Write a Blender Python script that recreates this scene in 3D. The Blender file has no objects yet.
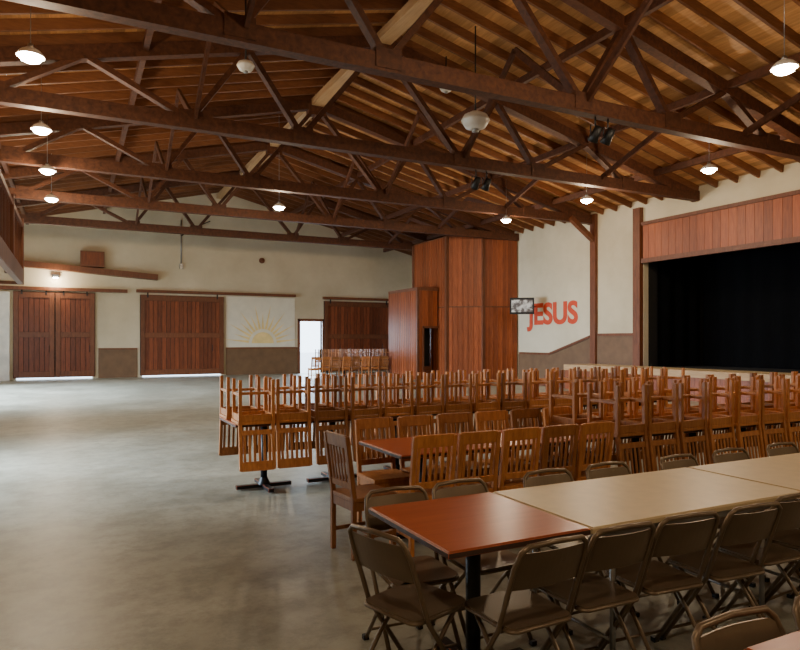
import bpy, bmesh, math, random
from mathutils import Vector, Matrix, Euler
random.seed(7)
S=bpy.context.scene
C=S.collection

# ---------------------------------------------------------------- materials
def newmat(name):
    m=bpy.data.materials.new(name); m.use_nodes=True
    nt=m.node_tree; b=nt.nodes['Principled BSDF']; return m,nt,b
def wood(name,c1,c2,rough=0.5,stretch=(6,6,0.6),isl=0.35,obj=0.0,bump=0.15,spec=0.4):
    m,nt,b=newmat(name); N=nt.nodes; L=nt.links
    tc=N.new('ShaderNodeTexCoord'); mp=N.new('ShaderNodeMapping'); mp.inputs['Scale'].default_value=stretch
    L.new(tc.outputs['Object'],mp.inputs['Vector'])
    n=N.new('ShaderNodeTexNoise'); n.inputs['Scale'].default_value=4; n.inputs['Detail'].default_value=6; n.inputs['Distortion'].default_value=0.6
    L.new(mp.outputs[0],n.inputs['Vector'])
    r=N.new('ShaderNodeValToRGB'); r.color_ramp.elements[0].position=.3; r.color_ramp.elements[1].position=.72
    r.color_ramp.elements[0].color=(*c1,1); r.color_ramp.elements[1].color=(*c2,1)
    L.new(n.outputs['Fac'],r.inputs[0])
    g=N.new('ShaderNodeNewGeometry'); oi=N.new('ShaderNodeObjectInfo')
    def mr(src,a,bb):
        k=N.new('ShaderNodeMapRange'); k.inputs[3].default_value=a; k.inputs[4].default_value=bb; L.new(src,k.inputs[0]); return k.outputs[0]
    v=N.new('ShaderNodeMath'); v.operation='MULTIPLY'
    L.new(mr(g.outputs['Random Per Island'],1-isl,1+isl),v.inputs[0]); L.new(mr(oi.outputs['Random'],1-obj,1+obj),v.inputs[1])
    h=N.new('ShaderNodeHueSaturation'); L.new(r.outputs[0],h.inputs['Color']); L.new(v.outputs[0],h.inputs['Value'])
    L.new(h.outputs[0],b.inputs['Base Color'])
    b.inputs['Roughness'].default_value=rough; b.inputs['Specular IOR Level'].default_value=spec
    if bump:
        bp=N.new('ShaderNodeBump'); bp.inputs['Strength'].default_value=bump; bp.inputs['Distance'].default_value=.01
        L.new(n.outputs['Fac'],bp.inputs['Height']); L.new(bp.outputs[0],b.inputs['Normal'])
    return m
def plain(name,c,rough=.5,metal=0,var=.12,scale=3,emis=None,es=0):
    m,nt,b=newmat(name); N=nt.nodes; L=nt.links
    tc=N.new('ShaderNodeTexCoord'); n=N.new('ShaderNodeTexNoise'); n.inputs['Scale'].default_value=scale; n.inputs['Detail'].default_value=5
    L.new(tc.outputs['Object'],n.inputs['Vector'])
    r=N.new('ShaderNodeValToRGB'); r.color_ramp.elements[0].position=.3; r.color_ramp.elements[1].position=.7
    r.color_ramp.elements[0].color=(*[x*(1-var) for x in c],1); r.color_ramp.elements[1].color=(*[min(1,x*(1+var)) for x in c],1)
    L.new(n.outputs['Fac'],r.inputs[0]); L.new(r.outputs[0],b.inputs['Base Color'])
    b.inputs['Roughness'].default_value=rough; b.inputs['Metallic'].default_value=metal
    if emis: b.inputs['Emission Color'].default_value=(*emis,1); b.inputs['Emission Strength'].default_value=es
    return m
M={}
M['beam']=wood('beam_wood',(.055,.017,.0075),(.12,.041,.017),.65,(3,3,3),.2)
M['rafter']=wood('rafter_wood',(.14,.052,.021),(.23,.09,.036),.6,(1,6,6),.25)
M['plank']=wood('ceiling_plank_wood',(.42,.20,.074),(.60,.32,.125),.6,(5,.5,5),.3)
M['ridge']=wood('ridge_wood',(.40,.24,.115),(.52,.33,.17),.6,(5,.5,5),.1)
M['cabin']=wood('cabin_board_wood',(.19,.042,.012),(.31,.078,.022),.45,(6,6,.6),.24)
M['door']=wood('barn_door_wood',(.115,.027,.009),(.23,.056,.018),.5,(6,6,.6),.3)
M['trim']=wood('trim_wood',(.11,.034,.013),(.18,.058,.022),.5,(4,4,.8),.15)
M['chair']=wood('chair_oak',(.30,.105,.03),(.47,.19,.058),.38,(8,8,2),.1,.42,0.05)
M['redtop']=wood('table_laminate_red',(.34,.07,.026),(.43,.105,.042),.28,(.6,6,6),.02,.1,0)
M['edge']=plain('table_edge_dark',(.06,.03,.02),.5)
M['cream']=plain('table_laminate_cream',(.60,.46,.26),.35,var=.06,scale=12)
M['black']=plain('black_cast_iron',(.012,.012,.013),.45,.3)
M['fold']=plain('folding_chair_taupe_metal',(.19,.135,.085),.33,.45,.08,5)
M['steel']=plain('grey_steel',(.35,.35,.35),.35,.9)
M['white']=plain('white_enamel',(.75,.73,.68),.4)
M['curtain']=plain('black_curtain',(.0025,.0025,.003),1)
M['curtain'].node_tree.nodes['Principled BSDF'].inputs['Specular IOR Level'].default_value=.1
M['text']=plain('red_paint',(.60,.06,.018),.7)
M['sun']=plain('pale_yellow_paint',(.80,.60,.25),.8)
M['panel']=plain('mural_panel_paint',(.72,.66,.52),.8,var=.05)
M['wains']=plain('tan_wainscot',(.15,.08,.036),.6,var=.15)
M['bulb']=plain('lamp_bulb_glow',(1,.95,.85),.5,emis=(1,.93,.8),es=90)
M['glass']=plain('lamp_reflector',(.75,.73,.68),.4,.1)
M['dark']=plain('dark_interior',(.01,.008,.006),.9)
M['pave']=plain('concrete_pavement',(.7,.7,.7),.9)
def plaster():
    m,nt,b=newmat('cream_plaster'); N=nt.nodes; L=nt.links
    tc=N.new('ShaderNodeTexCoord'); n=N.new('ShaderNodeTexNoise'); n.inputs['Scale'].default_value=.35; n.inputs['Detail'].default_value=9; n.inputs['Roughness'].default_value=.6
    L.new(tc.outputs['Object'],n.inputs['Vector'])
    r=N.new('ShaderNodeValToRGB'); r.color_ramp.elements[0].position=.32; r.color_ramp.elements[1].position=.66
    r.color_ramp.elements[0].color=(.50,.42,.28,1); r.color_ramp.elements[1].color=(.68,.59,.425,1)
    L.new(n.outputs['Fac'],r.inputs[0]); L.new(r.outputs[0],b.inputs['Base Color']); b.inputs['Roughness'].default_value=.85
    n2=N.new('ShaderNodeTexNoise'); n2.inputs['Scale'].default_value=25; L.new(tc.outputs['Object'],n2.inputs['Vector'])
    bp=N.new('ShaderNodeBump'); bp.inputs['Strength'].default_value=.15; bp.inputs['Distance'].default_value=.01
    L.new(n2.outputs['Fac'],bp.inputs['Height']); L.new(bp.outputs[0],b.inputs['Normal'])
    return m
M['plaster']=plaster()
def concrete():
    m,nt,b=newmat('worn_concrete_floor'); N=nt.nodes; L=nt.links
    tc=N.new('ShaderNodeTexCoord')
    n=N.new('ShaderNodeTexNoise'); n.inputs['Scale'].default_value=.7; n.inputs['Detail'].default_value=11; n.inputs['Roughness'].default_value=.66
    L.new(tc.outputs['Object'],n.inputs['Vector'])
    r=N.new('ShaderNodeValToRGB'); e=r.color_ramp.elements; e[0].position=.33; e[1].position=.68
    e[0].color=(.22,.212,.162,1); e[1].color=(.41,.40,.32,1)
    L.new(n.outputs['Fac'],r.inputs[0])
    n2=N.new('ShaderNodeTexNoise'); n2.inputs['Scale'].default_value=4; n2.inputs['Detail'].default_value=11; n2.inputs['Roughness'].default_value=.8; L.new(tc.outputs['Object'],n2.inputs['Vector'])
    mx=N.new('ShaderNodeMix'); mx.data_type='RGBA'; mx.blend_type='MULTIPLY'; mx.inputs[0].default_value=.75
    r2=N.new('ShaderNodeValToRGB'); r2.color_ramp.elements[0].position=.4; r2.color_ramp.elements[1].position=.56; r2.color_ramp.elements[0].color=(.62,.62,.6,1)
    L.new(n2.outputs['Fac'],r2.inputs[0]); L.new(r.outputs[0],mx.inputs[6]); L.new(r2.outputs[0],mx.inputs[7])
    L.new(mx.outputs[2],b.inputs['Base Color'])
    rr=N.new('ShaderNodeMapRange'); rr.inputs[3].default_value=.26; rr.inputs[4].default_value=.58; L.new(n.outputs['Fac'],rr.inputs[0]); L.new(rr.outputs[0],b.inputs['Roughness'])
    bp=N.new('ShaderNodeBump'); bp.inputs['Strength'].default_value=.1; bp.inputs['Distance'].default_value=.01
    L.new(n2.outputs['Fac'],bp.inputs['Height']); L.new(bp.outputs[0],b.inputs['Normal'])
    return m
M['floor']=concrete()

# ---------------------------------------------------------------- mesh builder
class MB:
    def __init__(s): s.v=[];s.f=[];s.m=[];s.mats=[];s.sm=[]
    def mi(s,k):
        if k not in s.mats: s.mats.append(k)
        return s.mats.index(k)
    def add(s,vs,fs,k,smooth=False):
        o=len(s.v); s.v+= [tuple(v) for v in vs]; i=s.mi(k)
        for f in fs: s.f.append([o+a for a in f]); s.m.append(i); s.sm.append(smooth)
    def box(s,c,sz,k,R=None):
        c=Vector(c); h=Vector(sz)/2
        vs=[]
        for z in(-1,1):
            for y in(-1,1):
                for x in(-1,1):
                    p=Vector((x*h.x,y*h.y,z*h.z))
                    if R: p=R@p
                    vs.append(c+p)
        s.add(vs,[(0,2,3,1),(4,5,7,6),(0,1,5,4),(2,6,7,3),(0,4,6,2),(1,3,7,5)],k)
    def bb(s,x0,x1,y0,y1,z0,z1,k): s.box(((x0+x1)/2,(y0+y1)/2,(z0+z1)/2),(x1-x0,y1-y0,z1-z0),k)
    def beam(s,p,q,w,h,k,up=(0,0,1)):
        p=Vector(p);q=Vector(q);d=(q-p);l=d.length;d.normalize();up=Vector(up)
        if abs(d.dot(up))>.99: up=Vector((0,1,0))
        sx=d.cross(up).normalized(); u=sx.cross(d)
        R=Matrix((sx,d,u)).transposed()
        s.box((p+q)/2,(w,l,h),k,R)
    def tube(s,pts,r,k,n=8):
        pts=[Vector(p) for p in pts]; vs=[];fs=[]
        ref=None
        for i,p in enumerate(pts):
            if i==0:d=pts[1]-p
            elif i==len(pts)-1:d=p-pts[-2]
            else:d=(pts[i+1]-p).normalized()+(p-pts[i-1]).normalized()
            d.normalize()
            if ref is None: ref=Vector((1,0,0)) if abs(d.x)<.8 else Vector((0,0,1))
            a=d.cross(ref).normalized(); b=a.cross(d).normalized(); ref=b
            for j in range(n):
                t=2*math.pi*j/n; vs.append(p+a*math.cos(t)*r+b*math.sin(t)*r)
        for i in range(len(pts)-1):
            for j in range(n):
                fs.append((i*n+j,i*n+(j+1)%n,(i+1)*n+(j+1)%n,(i+1)*n+j))
        fs.append(tuple(range(n-1,-1,-1))); fs.append(tuple(range((len(pts)-1)*n,len(pts)*n)))
        s.add(vs,fs,k,True)
    def lathe(s,prof,c,k,n=20):
        c=Vector(c);vs=[];fs=[]
        for r,z in prof:
            for j in range(n):
                t=2*math.pi*j/n; vs.append(c+Vector((r*math.cos(t),r*math.sin(t),z)))
        for i in range(len(prof)-1):
            for j in range(n): fs.append((i*n+j,i*n+(j+1)%n,(i+1)*n+(j+1)%n,(i+1)*n+j))
        s.add(vs,fs,k,True)
    def poly(s,pts,thick,k):
        n=len(pts);t=Vector(thick); vs=[Vector(p) for p in pts]+[Vector(p)+t for p in pts]
        fs=[tuple(range(n-1,-1,-1)),tuple(range(n,2*n))]+[(i,(i+1)%n,n+(i+1)%n,n+i) for i in range(n)]
        s.add(vs,fs,k)
    def mesh(s,name,bevel=0):
        me=bpy.data.meshes.new(name); me.from_pydata(s.v,[],s.f)
        for k in s.mats: me.materials.append(M[k])
        for p,i,sm in zip(me.polygons,s.m,s.sm): p.material_index=i; p.use_smooth=sm
        bm=bmesh.new(); bm.from_mesh(me); bmesh.ops.recalc_face_normals(bm,faces=bm.faces)
        if bevel:
            es=[e for e in bm.edges if len(e.link_faces)==2 and e.calc_face_angle(0)>.8 and not(e.link_faces[0].smooth)]
            bmesh.ops.bevel(bm,geom=es,offset=bevel,segments=1,affect='EDGES',profile=.5)
        bm.to_mesh(me); bm.free(); me.update(); return me
    def obj(s,name,bevel=0,loc=(0,0,0)):
        o=bpy.data.objects.new(name,s.mesh(name,bevel)); o.location=loc; C.objects.link(o); return o
def inst(me,name,loc,rot=(0,0,0)):
    o=bpy.data.objects.new(name,me); o.location=loc; o.rotation_euler=rot; C.objects.link(o); return o

XL,XR,YF,YB=-4.0,16.0,-8.0,30.0
XC=6.0; ZR=8.2; SL=.24
def zr(x): return ZR-SL*abs(x-XC)

# ---------------------------------------------------------------- shell
b=MB(); b.bb(XL-.2,XR+.2,YF-.2,YB+.25,-.2,0,'floor'); b.obj('floor')
b=MB(); b.bb(-60,60,-40,90,-.5,-.21,'pave'); b.obj('ground')

b=MB()
D=(9.76,10.87,2.5)
def gab(x0,x1,z0):
    pts=[(x0,YB,z0),(x1,YB,z0),(x1,YB,zr(x1)+.25)]
    if x0<XC<x1: pts.append((XC,YB,zr(XC)+.25))
    pts.append((x0,YB,zr(x0)+.25)); b.poly([Vector(p) for p in pts],(0,.25,0),'plaster')
gab(XL-.2,-2.0,0); gab(-2.0,.76,3.4); gab(.76,2.7,0); gab(2.7,6.05,3.4); gab(6.05,D[0],0); gab(D[0],D[1],D[2]); gab(D[1],XR+.2,0); b.obj('wall_back')
b=MB(); 
pts=[(XL-.2,YF,0),(XR+.2,YF,0),(XR+.2,YF,zr(XR)+.25),(XC,YF,zr(XC)+.25),(XL-.2,YF,zr(XL)+.25)]
b.poly([Vector(p) for p in pts],(0,-.25,0),'plaster'); b.obj('wall_front')
ops=[(8.2,10.6,2.45),(17.5,26.0,3.4)]
b=MB(); y=YF
for a,c,h in ops:
    b.bb(XL-.2,XL,y,a,0,6.0,'plaster'); b.bb(XL-.2,XL,a,c,h,6.0,'plaster'); y=c
b.bb(XL-.2,XL,y,YB,0,6.0,'plaster'); b.obj('wall_left')
SY0,SY1=4.0,14.75
b=MB(); b.bb(XR,XR+.2,YF,SY0,0,6.0,'plaster'); b.bb(XR,XR+.2,SY1,YB,0,6.0,'plaster'); b.bb(XR,XR+.2,SY0,SY1,4.05,6.0,'plaster'); b.bb(XR,XR+.2,SY0,SY1,0,.67,'plaster')
b.obj('wall_right')
b=MB()
for sgn in(-1,1):
    n=52; w=10.3/n
    for i in range(n):
        x=XC+sgn*(i+.5)*w; z=zr(x)+.22
        R=Matrix.Rotation(sgn*math.atan(SL),3,'Y')
        b.box((x,(YF+YB)/2,z),(w*1.02,YB-YF+.6,.03),'plank',R)
b.obj('ceiling')
b=MB()
y=YF+.3
while y<YB:
    for sgn in(-1,1):
        b.beam((XC,y,zr(XC)+.11),(XC+sgn*9.98,y,zr(XC+9.98)+.11),.055,.19,'rafter')
    y+=.62
b.obj('ceiling_rafters')
b=MB(); b.bb(XC-.17,XC+.17,YF+.02,YB-.02,zr(XC)-.2,zr(XC)-.02,'ridge')
b.obj('ridge_beam')

# ---------------------------------------------------------------- trusses
TY=[-4.1,.2,4.5,8.8,12.8,17.0,21.2,25.5]
ZB=5.72
bn=[-1.2,2.0,4.2,8.0,10.2,13.2]
tn=[.2,3.1,6.0,9.0,11.8]
b0=MB()
b0.beam((XL+.02,0,ZB),(XR-.02,0,ZB),.2,.27,'beam')
for sgn in(-1,1): b0.beam((XC,0,zr(XC)-.13),(XC+sgn*9.96,0,zr(XC+9.96)-.13),.2,.25,'beam')
for i,x in enumerate(bn):
    if i<len(tn): b0.beam((x,.0,ZB+.05),(tn[i],.0,zr(tn[i])-.18),.1,.16,'beam',(0,1,0))
    if i>0: b0.beam((x,.0,ZB+.05),(tn[i-1],.0,zr(tn[i-1])-.18),.1,.16,'beam',(0,1,0))
    b0.box((x,0,ZB+.06),(.42,.235,.3),'beam')
b0.box((XC,0,zr(XC)-.3),(.5,.235,.3),'beam')
tm=b0.mesh('roof_truss')
for y in TY: inst(tm,'roof_truss',(0,y,0))
b=MB()
for x in(-1.6,1.2,9,11.8,14.2): b.beam((x,YF+.05,zr(x)-.08),(x,YB-.05,zr(x)-.08),.1,.16,'beam')
for x in(2.0,8.0,12.2):
    zt=zr(x)-.2
    for i in range(len(TY)-1):
        y0,y1=TY[i]+.1,TY[i+1]-.1; ym=(y0+y1)/2
        b.beam((x+.08,y0,ZB+.1),(x+.08,ym,zt),.06,.13,'beam'); b.beam((x+.08,ym,zt),(x+.08,y1,ZB+.1),.06,.13,'beam')
b.obj('roof_purlin_bracing')

# ---------------------------------------------------------------- wall trim & doors
def barn_door(name,x0,x1,z0,z1,leaves):
    b=MB(); y=YB-.06; w=(x1-x0)/leaves
    b.bb(x0,x1,y+.012,y+.03,z0,z1,'dark')  # added backing sheet, keeps outside light from leaking through the board gaps
    for l in range(leaves):
        a=x0+l*w+.01; c=a+w-.02
        n=max(4,int((c-a)/.17)); bw=(c-a)/n
        for i in range(n):
            b.bb(a+i*bw+.004,a+(i+1)*bw-.004,y-.03,y+.01,z0,z1,'door')
        for z in(z0+.14,(z0+z1)/2,z1-.14): b.bb(a,c,y-.07,y-.03,z-.11,z+.11,'trim')
        for x in(a+.1,c-.1): b.bb(x-.09,x+.09,y-.075,y-.03,z0,z1,'trim')
        b.tube([(a+w*.85,y-.09,1.1),(a+w*.85,y-.13,1.15),(a+w*.85,y-.13,1.35),(a+w*.85,y-.09,1.4)],.012,'black')
        for x in(a+.3,c-.3): b.box((x,y-.085,z1+.03),(.06,.02,.3),'black')
    return b.obj(name,.004)
barn_door('door_1',-2.1,.86,.08,3.55,2)
barn_door('door_2',2.6,6.15,.07,3.55,1)
barn_door('door_3',10.95,14.6,.05,3.5,1)
b=MB(); b.bb(-2.6,2.1,YB-.2,YB-.01,3.6,3.74,'trim'); b.bb(2.45,9.5,YB-.2,YB-.01,3.64,3.76,'trim'); b.bb(10.9,15,YB-.2,YB-.01,3.58,3.7,'trim'); b.obj('trim_1')
b=MB(); b.beam((-3.4,YB-.2,4.74),(3.3,YB-.2,4.3),.36,.24,'trim'); b.obj('trim_2')
b=MB(); b.bb(.3,1.2,YB-.5,YB-.02,4.62,5.25,'trim'); b.bb(.36,1.14,YB-.52,YB-.5,4.68,5.19,'door'); b.obj('wall_cabinet')
b=MB()
for a,c in((.98,2.5),(6.25,9.62),): 
    b.bb(a,c,YB-.04,YB-.002,0,1.2,'wains'); b.bb(a,c,YB-.06,YB-.002,1.2,1.26,'trim')
b.obj('baseboard_back')
b=MB(); b.bb(9.64,9.76,YB-.06,YB+.25,0,2.6,'trim'); b.bb(10.87,10.94,YB-.06,YB+.25,0,2.6,'trim'); b.bb(9.64,10.94,YB-.06,YB+.25,2.5,2.62,'trim'); b.obj('trim_3')
b=MB(); b.bb(8.6,9.72,YB+.3,YB+.35,-.15,2.45,'white'); b.obj('door_4')
b=MB(); b.bb(-2.55,-2.2,YB-.3,YB-.01,0,3.5,'white'); b.obj('white_column')
b=MB(); b.bb(6.25,9.5,YB-.02,YB-.004,1.28,3.58,'panel')
cx,cz=7.95,1.45
for i in range(15):
    a=math.radians(6+i*12); r0=.66; r1=1.8 if i%2==0 else 1.4; da=.055
    p=[(cx+r0*math.cos(a-da*1.6),YB-.03,cz+r0*math.sin(a-da*1.6)),(cx+r1*math.cos(a),YB-.03,cz+r1*math.sin(a)),(cx+r0*math.cos(a+da*1.6),YB-.03,cz+r0*math.sin(a+da*1.6))]
    b.poly([Vector(q) for q in p],(0,.01,0),'sun')
arc=[(cx+.52*math.cos(t*math.pi/16),YB-.03,cz+.52*math.sin(t*math.pi/16)) for t in range(17)]
b.poly([Vector(q) for q in arc],(0,.01,0),'sun'); b.obj('sunburst_mural')
b=MB(); b.tube([(4.3,YB-.03,6.9),(4.3,YB-.04,4.9)],.03,'steel'); b.tube([(4.3,YB-.06,6.2),(4.9,YB-.3,6.6),(5.5,YB-.3,6.9)],.025,'black'); b.box((4.3,YB-.06,4.85),(.16,.1,.22),'steel'); b.obj('wall_conduit')
b=MB(); b.lathe([(0,0),(.13,0),(.13,.06),(0,.06)],(0,0,0),'trim'); o=b.obj('wall_bell'); o.location=(7.9,YB-.01,5.3); o.rotation_euler=(math.pi/2,0,0)

b=MB(); b.bb(XR-.12,XR-.002,16.75,17.0,0,5.9,'trim'); b.beam((XR-.06,16.87,5.0),(XR-1.1,16.87,5.7),.16,.16,'trim',(0,1,0)); b.obj('trim_4')
b=MB(); b.bb(XR-.16,XR-.002,14.77,15.05,0,5.75,'trim'); b.bb(XR-.16,XR-.002,SY0-.3,SY0,0,5.75,'trim'); b.obj('trim_5')
b=MB()
y=SY0
while y<SY1-.05:
    b.bb(XR-.07,XR-.002,y+.004,min(y+.246,SY1-.03),4.05,5.2,'cabin'); y+=.25
b.bb(XR-.13,XR-.002,SY0,SY1,4.0,4.14,'trim'); b.bb(XR-.13,XR-.002,SY0,SY1,5.18,5.28,'trim'); b.obj('stage_valance')
b=MB()
P=[(XR-.002,21.1,0),(XR-.002,15.05,0),(XR-.002,15.05,1.75),(XR-.002,16.8,1.75),(XR-.002,19.2,1.05),(XR-.002,21.1,1.05)]
b.poly([Vector(p) for p in P],(-.04,0,0),'wains')
b.beam((XR-.06,15.06,1.78),(XR-.06,16.7,1.78),.06,.08,'trim'); b.beam((XR-.06,17.05,1.72),(XR-.06,19.2,1.08),.06,.08,'trim'); b.beam((XR-.06,19.2,1.08),(XR-.06,21,1.08),.06,.08,'trim')
b.obj('baseboard_right')
b=MB()
b.bb(14.5,XR-.17,SY0-.3,16.7,.72,.79,'cream'); b.bb(14.47,14.55,SY0-.3,16.7,.62,.8,'ridge')
y=SY0-.3
while y<16.6:
    b.bb(14.53,14.58,y+.003,y+.247,0,.66,'cabin'); y+=.25
for i in range(3): b.bb(14.65,XR-.07,16.72+i*.6,16.72+(i+1)*.6,.0,.56-.187*i,'trim')
b.obj('stage_platform')
b=MB(); b.bb(XR-.17,19.98,SY0+.01,SY1-.01,.68,.75,'dark'); b.obj('floor_stage')
b=MB()
def pleat(x0,y0,x1,y1,z0,z1):
    n=120; L=math.hypot(x1-x0,y1-y0); dx,dy=(x1-x0)/L,(y1-y0)/L; vs=[];fs=[]
    for i in range(n+1):
        t=i/n; o=.04*math.sin(t*L*10); x=x0+(x1-x0)*t-dy*o; y=y0+(y1-y0)*t+dx*o
        vs+=[(x,y,z0),(x,y,z1)]
    for i in range(n): fs.append((2*i,2*i+2,2*i+3,2*i+1))
    b.add(vs,fs,'curtain',True)
pleat(18.5,SY0+.2,18.5,SY1-.2,.76,4.9); pleat(16.5,SY1-.1,18.5,SY1-.1,.76,4.9); pleat(16.5,SY0+.1,18.5,SY0+.1,.76,4.9)
b.obj('stage_curtain')
b=MB(); b.bb(XR+.2,20,SY0-.2,SY0,0,5.1,'dark'); b.obj('wall_stage_near')
b=MB(); b.bb(XR+.2,20,SY1,SY1+.2,0,5.1,'dark'); b.obj('wall_stage_far')
b=MB(); b.bb(20,20.2,SY0-.2,SY1+.2,0,5.1,'dark'); b.obj('wall_stage_rear')
b=MB(); b.bb(XR+.2,20,SY0,SY1,5.0,5.1,'dark'); b.obj('ceiling_stage')

def text(s,name,size,loc,sx=1):
    cu=bpy.data.curves.new(name,'FONT'); cu.body=s; cu.size=size; cu.extrude=.005; cu.offset=.035*size; cu.align_x='CENTER'
    o=bpy.data.objects.new(name,cu); o.location=loc; o.rotation_euler=(math.pi/2,0,-math.pi/2); o.scale=(sx,1,1); cu.materials.append(M['text']); C.objects.link(o); return o
text('JESUS','wall_lettering',1.1,(XR-.012,19.1,2.22),1.06)

# ---------------------------------------------------------------- corner cabin
b=MB()
P=[(XR-.07,21.2),(14.6,21.6),(13.4,22.4),(13.4,25.2),(XR-.1,26.5)]
def boards(p,q,z0,z1,k='cabin',w=.2,t=.04):
    p=Vector(p);q=Vector(q);d=q-p;L=d.length;d.normalize();n=max(1,round(L/w));w=L/n
    ang=math.atan2(d.y,d.x)
    for i in range(n):
        c=p+d*((i+.5)*w)
        b.box((c.x,c.y,(z0+z1)/2),(w-.006,t,z1-z0),k,Matrix.Rotation(ang,3,'Z'))
        e=p+d*(i*w)
        b.box((e.x,e.y,(z0+z1)/2),(.035,t+.035,z1-z0),k,Matrix.Rotation(ang,3,'Z'))
for i in range(4):
    boards(P[i],P[i+1],0,2.9); boards(P[i],P[i+1],2.95,5.72)
for p in P[1:4]:
    b.box((p[0],p[1],2.86),(.13,.13,5.72),'trim')
b.poly([Vector((x,y,5.72)) for x,y in P],(0,0,.05),'trim')
b.poly([Vector((x,y,2.9)) for x,y in P],(0,0,.06),'trim')
b.obj('corner_cabin')
b=MB()
boards((12.4,23),(12.62,23),0,3.6); boards((12.62,23),(13.3,23),2.1,3.6)
boards((12.4,25.6),(12.4,23),0,3.6); b.bb(12.35,13.33,22.95,25.6,3.6,3.72,'trim')
b.bb(12.6,12.66,22.93,23.0,0,2.15,'trim'); b.bb(12.6,13.33,22.93,23.0,2.08,2.16,'trim'); b.box((12.4,23,1.8),(.1,.1,3.6),'trim')
b.bb(12.66,13.33,23.7,23.75,0,2.1,'dark')
for i in range(3): b.bb(12.66,13.32,23.05+.2*i,23.7,.17*i,.17*(i+1),'trim')
b.obj('cabin_entry_porch')

# ---------------------------------------------------------------- balcony
b=MB()
bx=-.72; by0,by1=2.5,12.2; zb=2.5; zt=3.42
b.bb(XL+.01,bx,by0,by1,zb+.05,zb+.2,'ridge'); b.bb(bx-.06,bx+.02,by0,by1+.02,zb,zb+.24,'trim'); b.bb(XL+.01,bx,by1-.04,by1+.02,zb,zb+.24,'trim')
y=by0+.1
while y<by1:
    b.bb(bx-.05,bx-.02,y-.018,y+.018,zb+.2,zt,'trim'); y+=.19
x=XL+.1
while x<bx-.1:
    b.bb(x-.018,x+.018,by1-.05,by1-.02,zb+.2,zt,'trim'); x+=.19
b.bb(bx-.09,bx+.01,by0,by1+.02,zt,zt+.07,'trim'); b.bb(XL+.01,bx,by1-.08,by1+.02,zt,zt+.07,'trim')
for yy in(by1-.03,by1-2.0,by1-4,by1-6): b.bb(bx-.09,bx+.02,yy-.05,yy+.05,zb,zt+.15,'trim')
for yy in(3,6.9,12.1): b.bb(XL+.01,XL+.2,yy-.1,yy+.1,0,zb+.05,'trim'); b.beam((XL+.15,yy,1.2),(bx-.6,yy,zb),.12,.12,'trim')
b.obj('balcony')

# ---------------------------------------------------------------- chair meshes
def dining_chair():
    b=MB(); k='chair'; w=.165
    b.box((0,.005,.435),(.375,.375,.03),k)
    for x in(-w,w):
        b.box((x,.17,.21),(.034,.034,.42),k)
        b.beam((x,-.17,0),(x,-.17,.46),.034,.036,k); b.beam((x,-.17,.45),(x,-.23,.9),.034,.036,k)
        b.box((x,0,.385),(.02,.31,.07),k); b.box((x,0,.15),(.02,.31,.028),k)
    for y in(-.17,.17): b.box((0,y,.385),(.3,.02,.07),k)
    b.box((0,0,.15),(.32,.022,.028),k)
    R=Matrix.Rotation(math.atan(.06/.45),3,'X')
    def yy(z): return -.17-(z-.45)*.06/.45
    b.box((0,yy(.86),.86),(.33,.02,.095),k,R); b.box((0,yy(.53),.53),(.31,.02,.05),k,R)
    for i in range(6):
        x=-.125+i*.05; b.box((x,yy(.68),.68),(.026,.012,.28),k,R)
    return b.mesh('dining_chair',.003)
DC=dining_chair()
def folding_chair():
    b=MB(); k='fold'; r=.0115
    L=[(-.185,.22,.0),(-.185,-.07,.42),(-.182,-.17,.70),(-.17,-.197,.765),(-.14,-.205,.79)]
    pts=L+[(0,-.212,.797)]+[(-x,y,z) for x,y,z in reversed(L)]
    b.tube(pts,r,k,8)
    for x in(-.16,.16): b.tube([(x,.12,.415),(x,-.02,.27),(x,-.24,.0)],.0105,k,8)
    b.tube([(-.16,-.19,.07),(.16,-.19,.07)],.008,k,6); b.tube([(-.185,.165,.08),(.185,.165,.08)],.008,k,6); b.tube([(-.16,.12,.415),(.16,.12,.415)],.009,k,6)
    for x in(-.185,-.16,.16,.185):
        y=.22 if abs(x)>.17 else -.24; b.box((x,y,.012),(.03,.03,.024),'black')
    n=6; sp=[]
    for cx,cy,a0 in((.115,.155,0),(-.115,.155,90),(-.125,-.09,180),(.125,-.09,270)):
        for i in range(n+1):
            a=math.radians(a0+90*i/n); rr=.06 if cy>0 else .04; sp.append((cx+rr*math.cos(a),cy+rr*math.sin(a),.425))
    b.poly([Vector(p) for p in sp],(0,0,.016),k)
    b.tube(sp+[sp[0]],.009,k,6)
    vs=[];fs=[];m=12
    for i in range(m+1):
        x=-.178+.356*i/m; c=.022*(1-(x/.178)**2)
        for z,o in((.60,0),(.765 if abs(x)<.15 else .745,0)):
            yb=-.134-(z-.6)*.37-c
            vs+=[(x,yb,z),(x,yb+.006,z)]
    for i in range(m):
        a=4*i;c=4*(i+1)
        fs+=[(a,c,c+2,a+2),(a+1,a+3,c+3,c+1),(a,a+1,c+1,c),(a+2,c+2,c+3,a+3)]
    fs+=[(0,2,3,1),(4*m,4*m+1,4*m+3,4*m+2)]
    b.add(vs,fs,k,False)
    return b.mesh('folding_chair')
FC=folding_chair()
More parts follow.
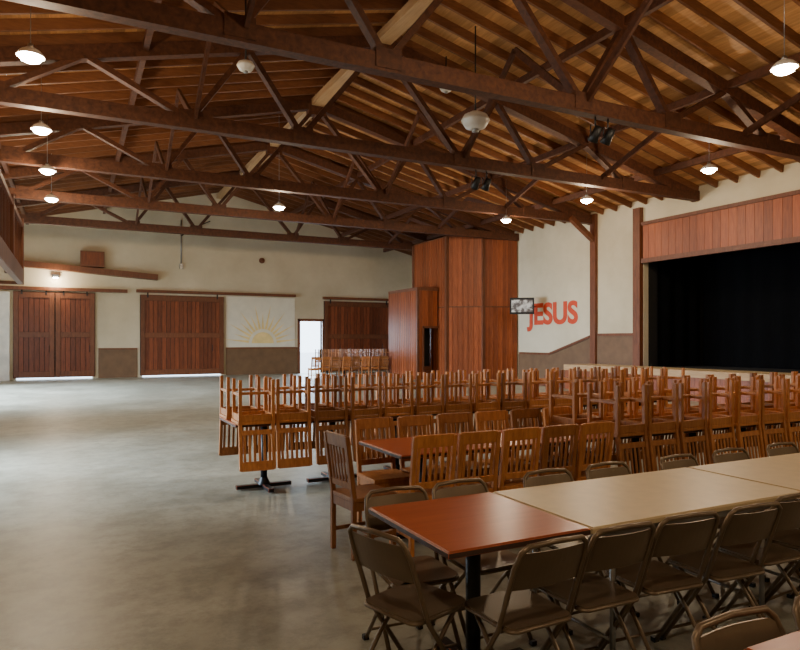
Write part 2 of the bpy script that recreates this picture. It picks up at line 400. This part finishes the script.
def table(name,L,Wd,top,legs,edge='edge'):
    b=MB(); b.box((0,0,.735),(L-.01,Wd-.01,.03),top); b.box((0,0,.732),(L,Wd,.026),edge)
    if legs=='ped':
        xs=[0] if L<1 else [-L/4,L/4]
        for x in xs:
            b.tube([(x,0,.03),(x,0,.71)],.036,'black',14)
            b.beam((x-.3,0,.03),(x+.3,0,.03),.06,.04,'black'); b.beam((x,-.3,.03),(x,.3,.03),.06,.04,'black')
            b.box((x,0,.712),(.45,.06,.014),'black'); b.box((x,0,.712),(.06,.45,.014),'black'); b.lathe([(.036,.12),(.07,.05),(.07,.04)],(x,0,0),'black',14)
    else:
        for x in(-L/2+.22,L/2-.22):
            for y in(-Wd/2+.1,Wd/2-.1): b.tube([(x,y,.0),(x,y,.715)],.014,'steel',8)
            b.tube([(x,-Wd/2+.1,.15),(x,Wd/2-.1,.15)],.01,'steel',6); b.tube([(x,-Wd/2+.1,.7),(x,Wd/2-.1,.7)],.012,'steel',6)
            b.tube([(x,0,.45),(x*.35,0,.7)],.009,'steel',6)
        for y in(-Wd/2+.03,Wd/2-.03): b.box((0,y,.7),(L-.08,.015,.04),'steel')
    return b.mesh(name,.003)
T1=table('dining_table',.75,.79,'redtop','ped')
T2=table('banquet_table',1.56,.79,'cream','trestle','cream')
T3=table('dining_table_long',1.58,.8,'redtop','ped')

j=lambda a:random.uniform(-a,a)
# row 1
inst(T1,'dining_table',(1.72,2.63,0))
for i in range(4): inst(T2,'banquet_table',(2.885+i*1.575,2.63,0))
X=[1.73,2.15,2.57,2.99,3.40,3.82,4.24,4.66,5.1,5.6,6.1]
for x in X: inst(FC,'folding_chair',(x+j(.01),2.27+j(.03),0),(0,0,j(.09)))
for x in[1.55,1.97,2.6,3.1,3.75,4.3,4.9,5.5]: inst(FC,'folding_chair',(x,2.96+j(.02),0),(0,0,math.pi+j(.06)))
inst(FC,'folding_chair',(1.33,2.55,0),(0,0,math.radians(-72)))
# row 0 (nearest the camera)
inst(T3,'dining_table',(2.45,.78,0)); inst(T3,'dining_table',(4.05,.78,0))
for x in(1.72,2.17,2.65,3.15): inst(FC,'folding_chair',(x,1.05,0),(0,0,math.pi+j(.04)))
# row 2
y0=4.66
for i in range(5): inst(T3,'dining_table',(2.95+i*1.6,y0,0))
for i in range(5): inst(DC,'dining_chair',(2.38+i*.39,y0-.4+.1+j(.01),0),(0,0,j(.03)))
for i in range(6): inst(DC,'dining_chair',(2.40+i*.42,y0+.4-.02+j(.02),0),(0,0,math.pi+j(.03)))
inst(DC,'dining_chair',(1.98,4.55,0),(0,0,math.radians(-84)))
def inverted(x,y,side,zt=.75):
    inst(DC,'dining_chair',(x,y,zt+.45),(0,math.pi,(0 if side<0 else math.pi)+j(.04)))
x=4.42
while x<10: 
    inverted(x+j(.01),y0-.4+.125+j(.01),-1); inverted(x,y0+.4-.125+j(.01),1); x+=.395
# row 3
y0=6.95
for i in range(4): inst(T3,'dining_table',(2.25+i*1.6,y0,0))
x=1.66
while x<7.9: inverted(x+j(.01),y0-.4+.125+j(.01),-1); inverted(x,y0+.4-.125+j(.01),1); x+=.4
# far group
y0=26.4
for i in range(2): inst(T3,'dining_table',(10.2+i*1.6,y0,0))
x=9.6
while x<12.5: inverted(x,y0-.265,-1); inverted(x,y0+.265,1); x+=.4
for i in range(8): inst(DC,'dining_chair',(8.9+i*.45,y0-.85,0),(0,0,j(.2)))

# ---------------------------------------------------------------- lamps
def lamp(x,y,z,pw=150):
    b=MB()
    b.lathe([(.04,.12),(.07,.11),(.12,.08),(.165,.03),(.175,0.0),(.17,0.0),(.155,.025),(.11,.065),(.05,.095)],(0,0,0),'glass',20)
    b.lathe([(0,.18),(.035,.17),(.045,.11),(.0,.10)],(0,0,0),'steel',14)
    b.lathe([(0,.08),(.05,.07),(.11,.03),(.145,-.005),(.125,-.045),(.06,-.075),(0,-.08)],(0,0,0),'bulb',16)
    b.tube([(0,0,.17),(0,0,zr(x)-z+.02)],.006,'steel',6)
    o=b.obj('pendant_lamp',0,(x,y,z))
    l=bpy.data.lights.new('pendant_light','POINT'); l.energy=pw; l.color=(1,.77,.50); l.shadow_soft_size=.1
    lo=bpy.data.objects.new('pendant_light',l); lo.parent=o; lo.location=(0,0,-.2); C.objects.link(lo)
for y in(10.07,13.5,16.7,20): lamp(-.5,y,5.42)
for p in((5.3,18.2),(5.4,5.6),(12.3,16.9),(12.5,13.5),(12.7,9.85),(8.9,5.7),(5.4,-2),(12,-2),(-.5,0)): lamp(p[0],p[1],5.4 if p[1]!=5.6 else 5.72)
def dome(x,y,z,r):
    b=MB(); b.lathe([(0,.62*r),(.3*r,.6*r),(.8*r,.35*r),(r,0),(r*.98,-.06*r),(.7*r,-.5*r),(.35*r,-.62*r),(0,-.64*r)],(0,0,0),'glass',24)
    b.lathe([(0,-.6*r),(.25*r,-.62*r),(.25*r,-.8*r),(0,-.82*r)],(0,0,0),'steel',16)
    b.tube([(0,0,.6*r),(0,0,zr(x)-z+.02)],.015,'black',6); b.obj('hanging_dome_speaker',0,(x,y,z))
dome(7.25,11.0,6.02,.29); dome(7.4,12.4,7.2,.16); dome(2.6,10.9,6.2,.15)
def spot(x,y,z):
    b=MB(); R=Matrix.Rotation(.7,3,'X')
    n=14;pr=[(0,-.16),(.07,-.15),(.08,0),(.1,.12),(.09,.12),(.0,.09)]
    vs=[];fs=[]
    for r,h in pr:
        for q in range(n): t=2*math.pi*q/n; vs.append(R@Vector((r*math.cos(t),r*math.sin(t),-h)))
    for i in range(len(pr)-1):
        for q in range(n): fs.append((i*n+q,i*n+(q+1)%n,(i+1)*n+(q+1)%n,(i+1)*n+q))
    b.add(vs,fs,'black',True)
    b.tube([(-.11,0,0),(-.11,0,.16),(.11,0,.16),(.11,0,0)],.012,'black'); b.tube([(0,0,.16),(0,0,.32)],.015,'black'); b.obj('stage_spotlight',0,(x,y,z))
spot(8.45,12.8,5.27); spot(8.75,12.8,5.27); spot(8.35,8.8,5.27); spot(8.65,8.8,5.27)
b=MB(); b.box((-.6,YB-.12,4.2),(.25,.18,.12),'black'); b.box((-.6,YB-.2,4.12),(.18,.1,.03),'bulb'); o=b.obj('wall_lamp')
l=bpy.data.lights.new('wall_light','POINT'); l.energy=110; l.color=(1,.85,.62); l.shadow_soft_size=.08
lo=bpy.data.objects.new('wall_light',l); lo.location=(-.6,YB-.5,4.0); lo.parent=o; C.objects.link(lo)
b=MB(); b.box((0,0,0),(.9,.06,.62),'black')
m,nt,bs=newmat('tv_screen_image'); N=nt.nodes; L=nt.links
tc=N.new('ShaderNodeTexCoord'); vo=N.new('ShaderNodeTexNoise'); vo.inputs['Scale'].default_value=6; L.new(tc.outputs['Object'],vo.inputs['Vector'])
r=N.new('ShaderNodeValToRGB'); r.color_ramp.elements[0].color=(.08,.07,.07,1); r.color_ramp.elements[0].position=.42; r.color_ramp.elements[1].color=(.5,.5,.48,1); r.color_ramp.elements[1].position=.6
L.new(vo.outputs['Fac'],r.inputs[0]); L.new(r.outputs[0],bs.inputs['Base Color']); L.new(r.outputs[0],bs.inputs['Emission Color']); bs.inputs['Emission Strength'].default_value=.35
M['screen']=m
b.box((0,-.032,0),(.78,.01,.46),'screen'); b.box((0,.06,0),(.3,.08,.25),'black'); b.beam((0,.1,0),(.5,.82,.0),.05,.05,'black')
o=b.obj('wall_television',0,(15.1,19.75,2.88)); o.rotation_euler=(0,0,math.radians(-38))

# ---------------------------------------------------------------- daylight through the doorways
def area(name,loc,rot,sx,sy,e,col,spread=180):
    l=bpy.data.lights.new(name,'AREA'); l.shape='RECTANGLE'; l.size=sx; l.size_y=sy; l.energy=e; l.color=col; l.spread=math.radians(spread)
    o=bpy.data.objects.new(name,l); o.location=loc; o.rotation_euler=rot; C.objects.link(o)
blue=(.66,.83,1)
area('daylight_doorway',(XL-.5,21.8,2.0),(0,math.radians(-62),0),2.6,8.0,1500,blue,95)
area('daylight_side_doorway',(XL-.5,9.4,1.6),(0,math.radians(-64),0),1.6,2.2,420,blue,80)
area('daylight_exit',(10.3,YB+1.0,1.9),(math.radians(-70),0,0),1.1,2.0,260,blue)
W=bpy.data.worlds.new('sky'); S.world=W; W.use_nodes=True
W.node_tree.nodes['Background'].inputs[0].default_value=(.68,.84,1,1); W.node_tree.nodes['Background'].inputs[1].default_value=7.0

cam=bpy.data.cameras.new('camera'); co=bpy.data.objects.new('camera',cam); C.objects.link(co)
co.location=(0,0,1.6); co.rotation_euler=(math.pi/2,0,-math.radians(26.77)); cam.sensor_width=36; cam.lens=29.25; cam.shift_y=15/800; cam.clip_end=300
S.camera=co
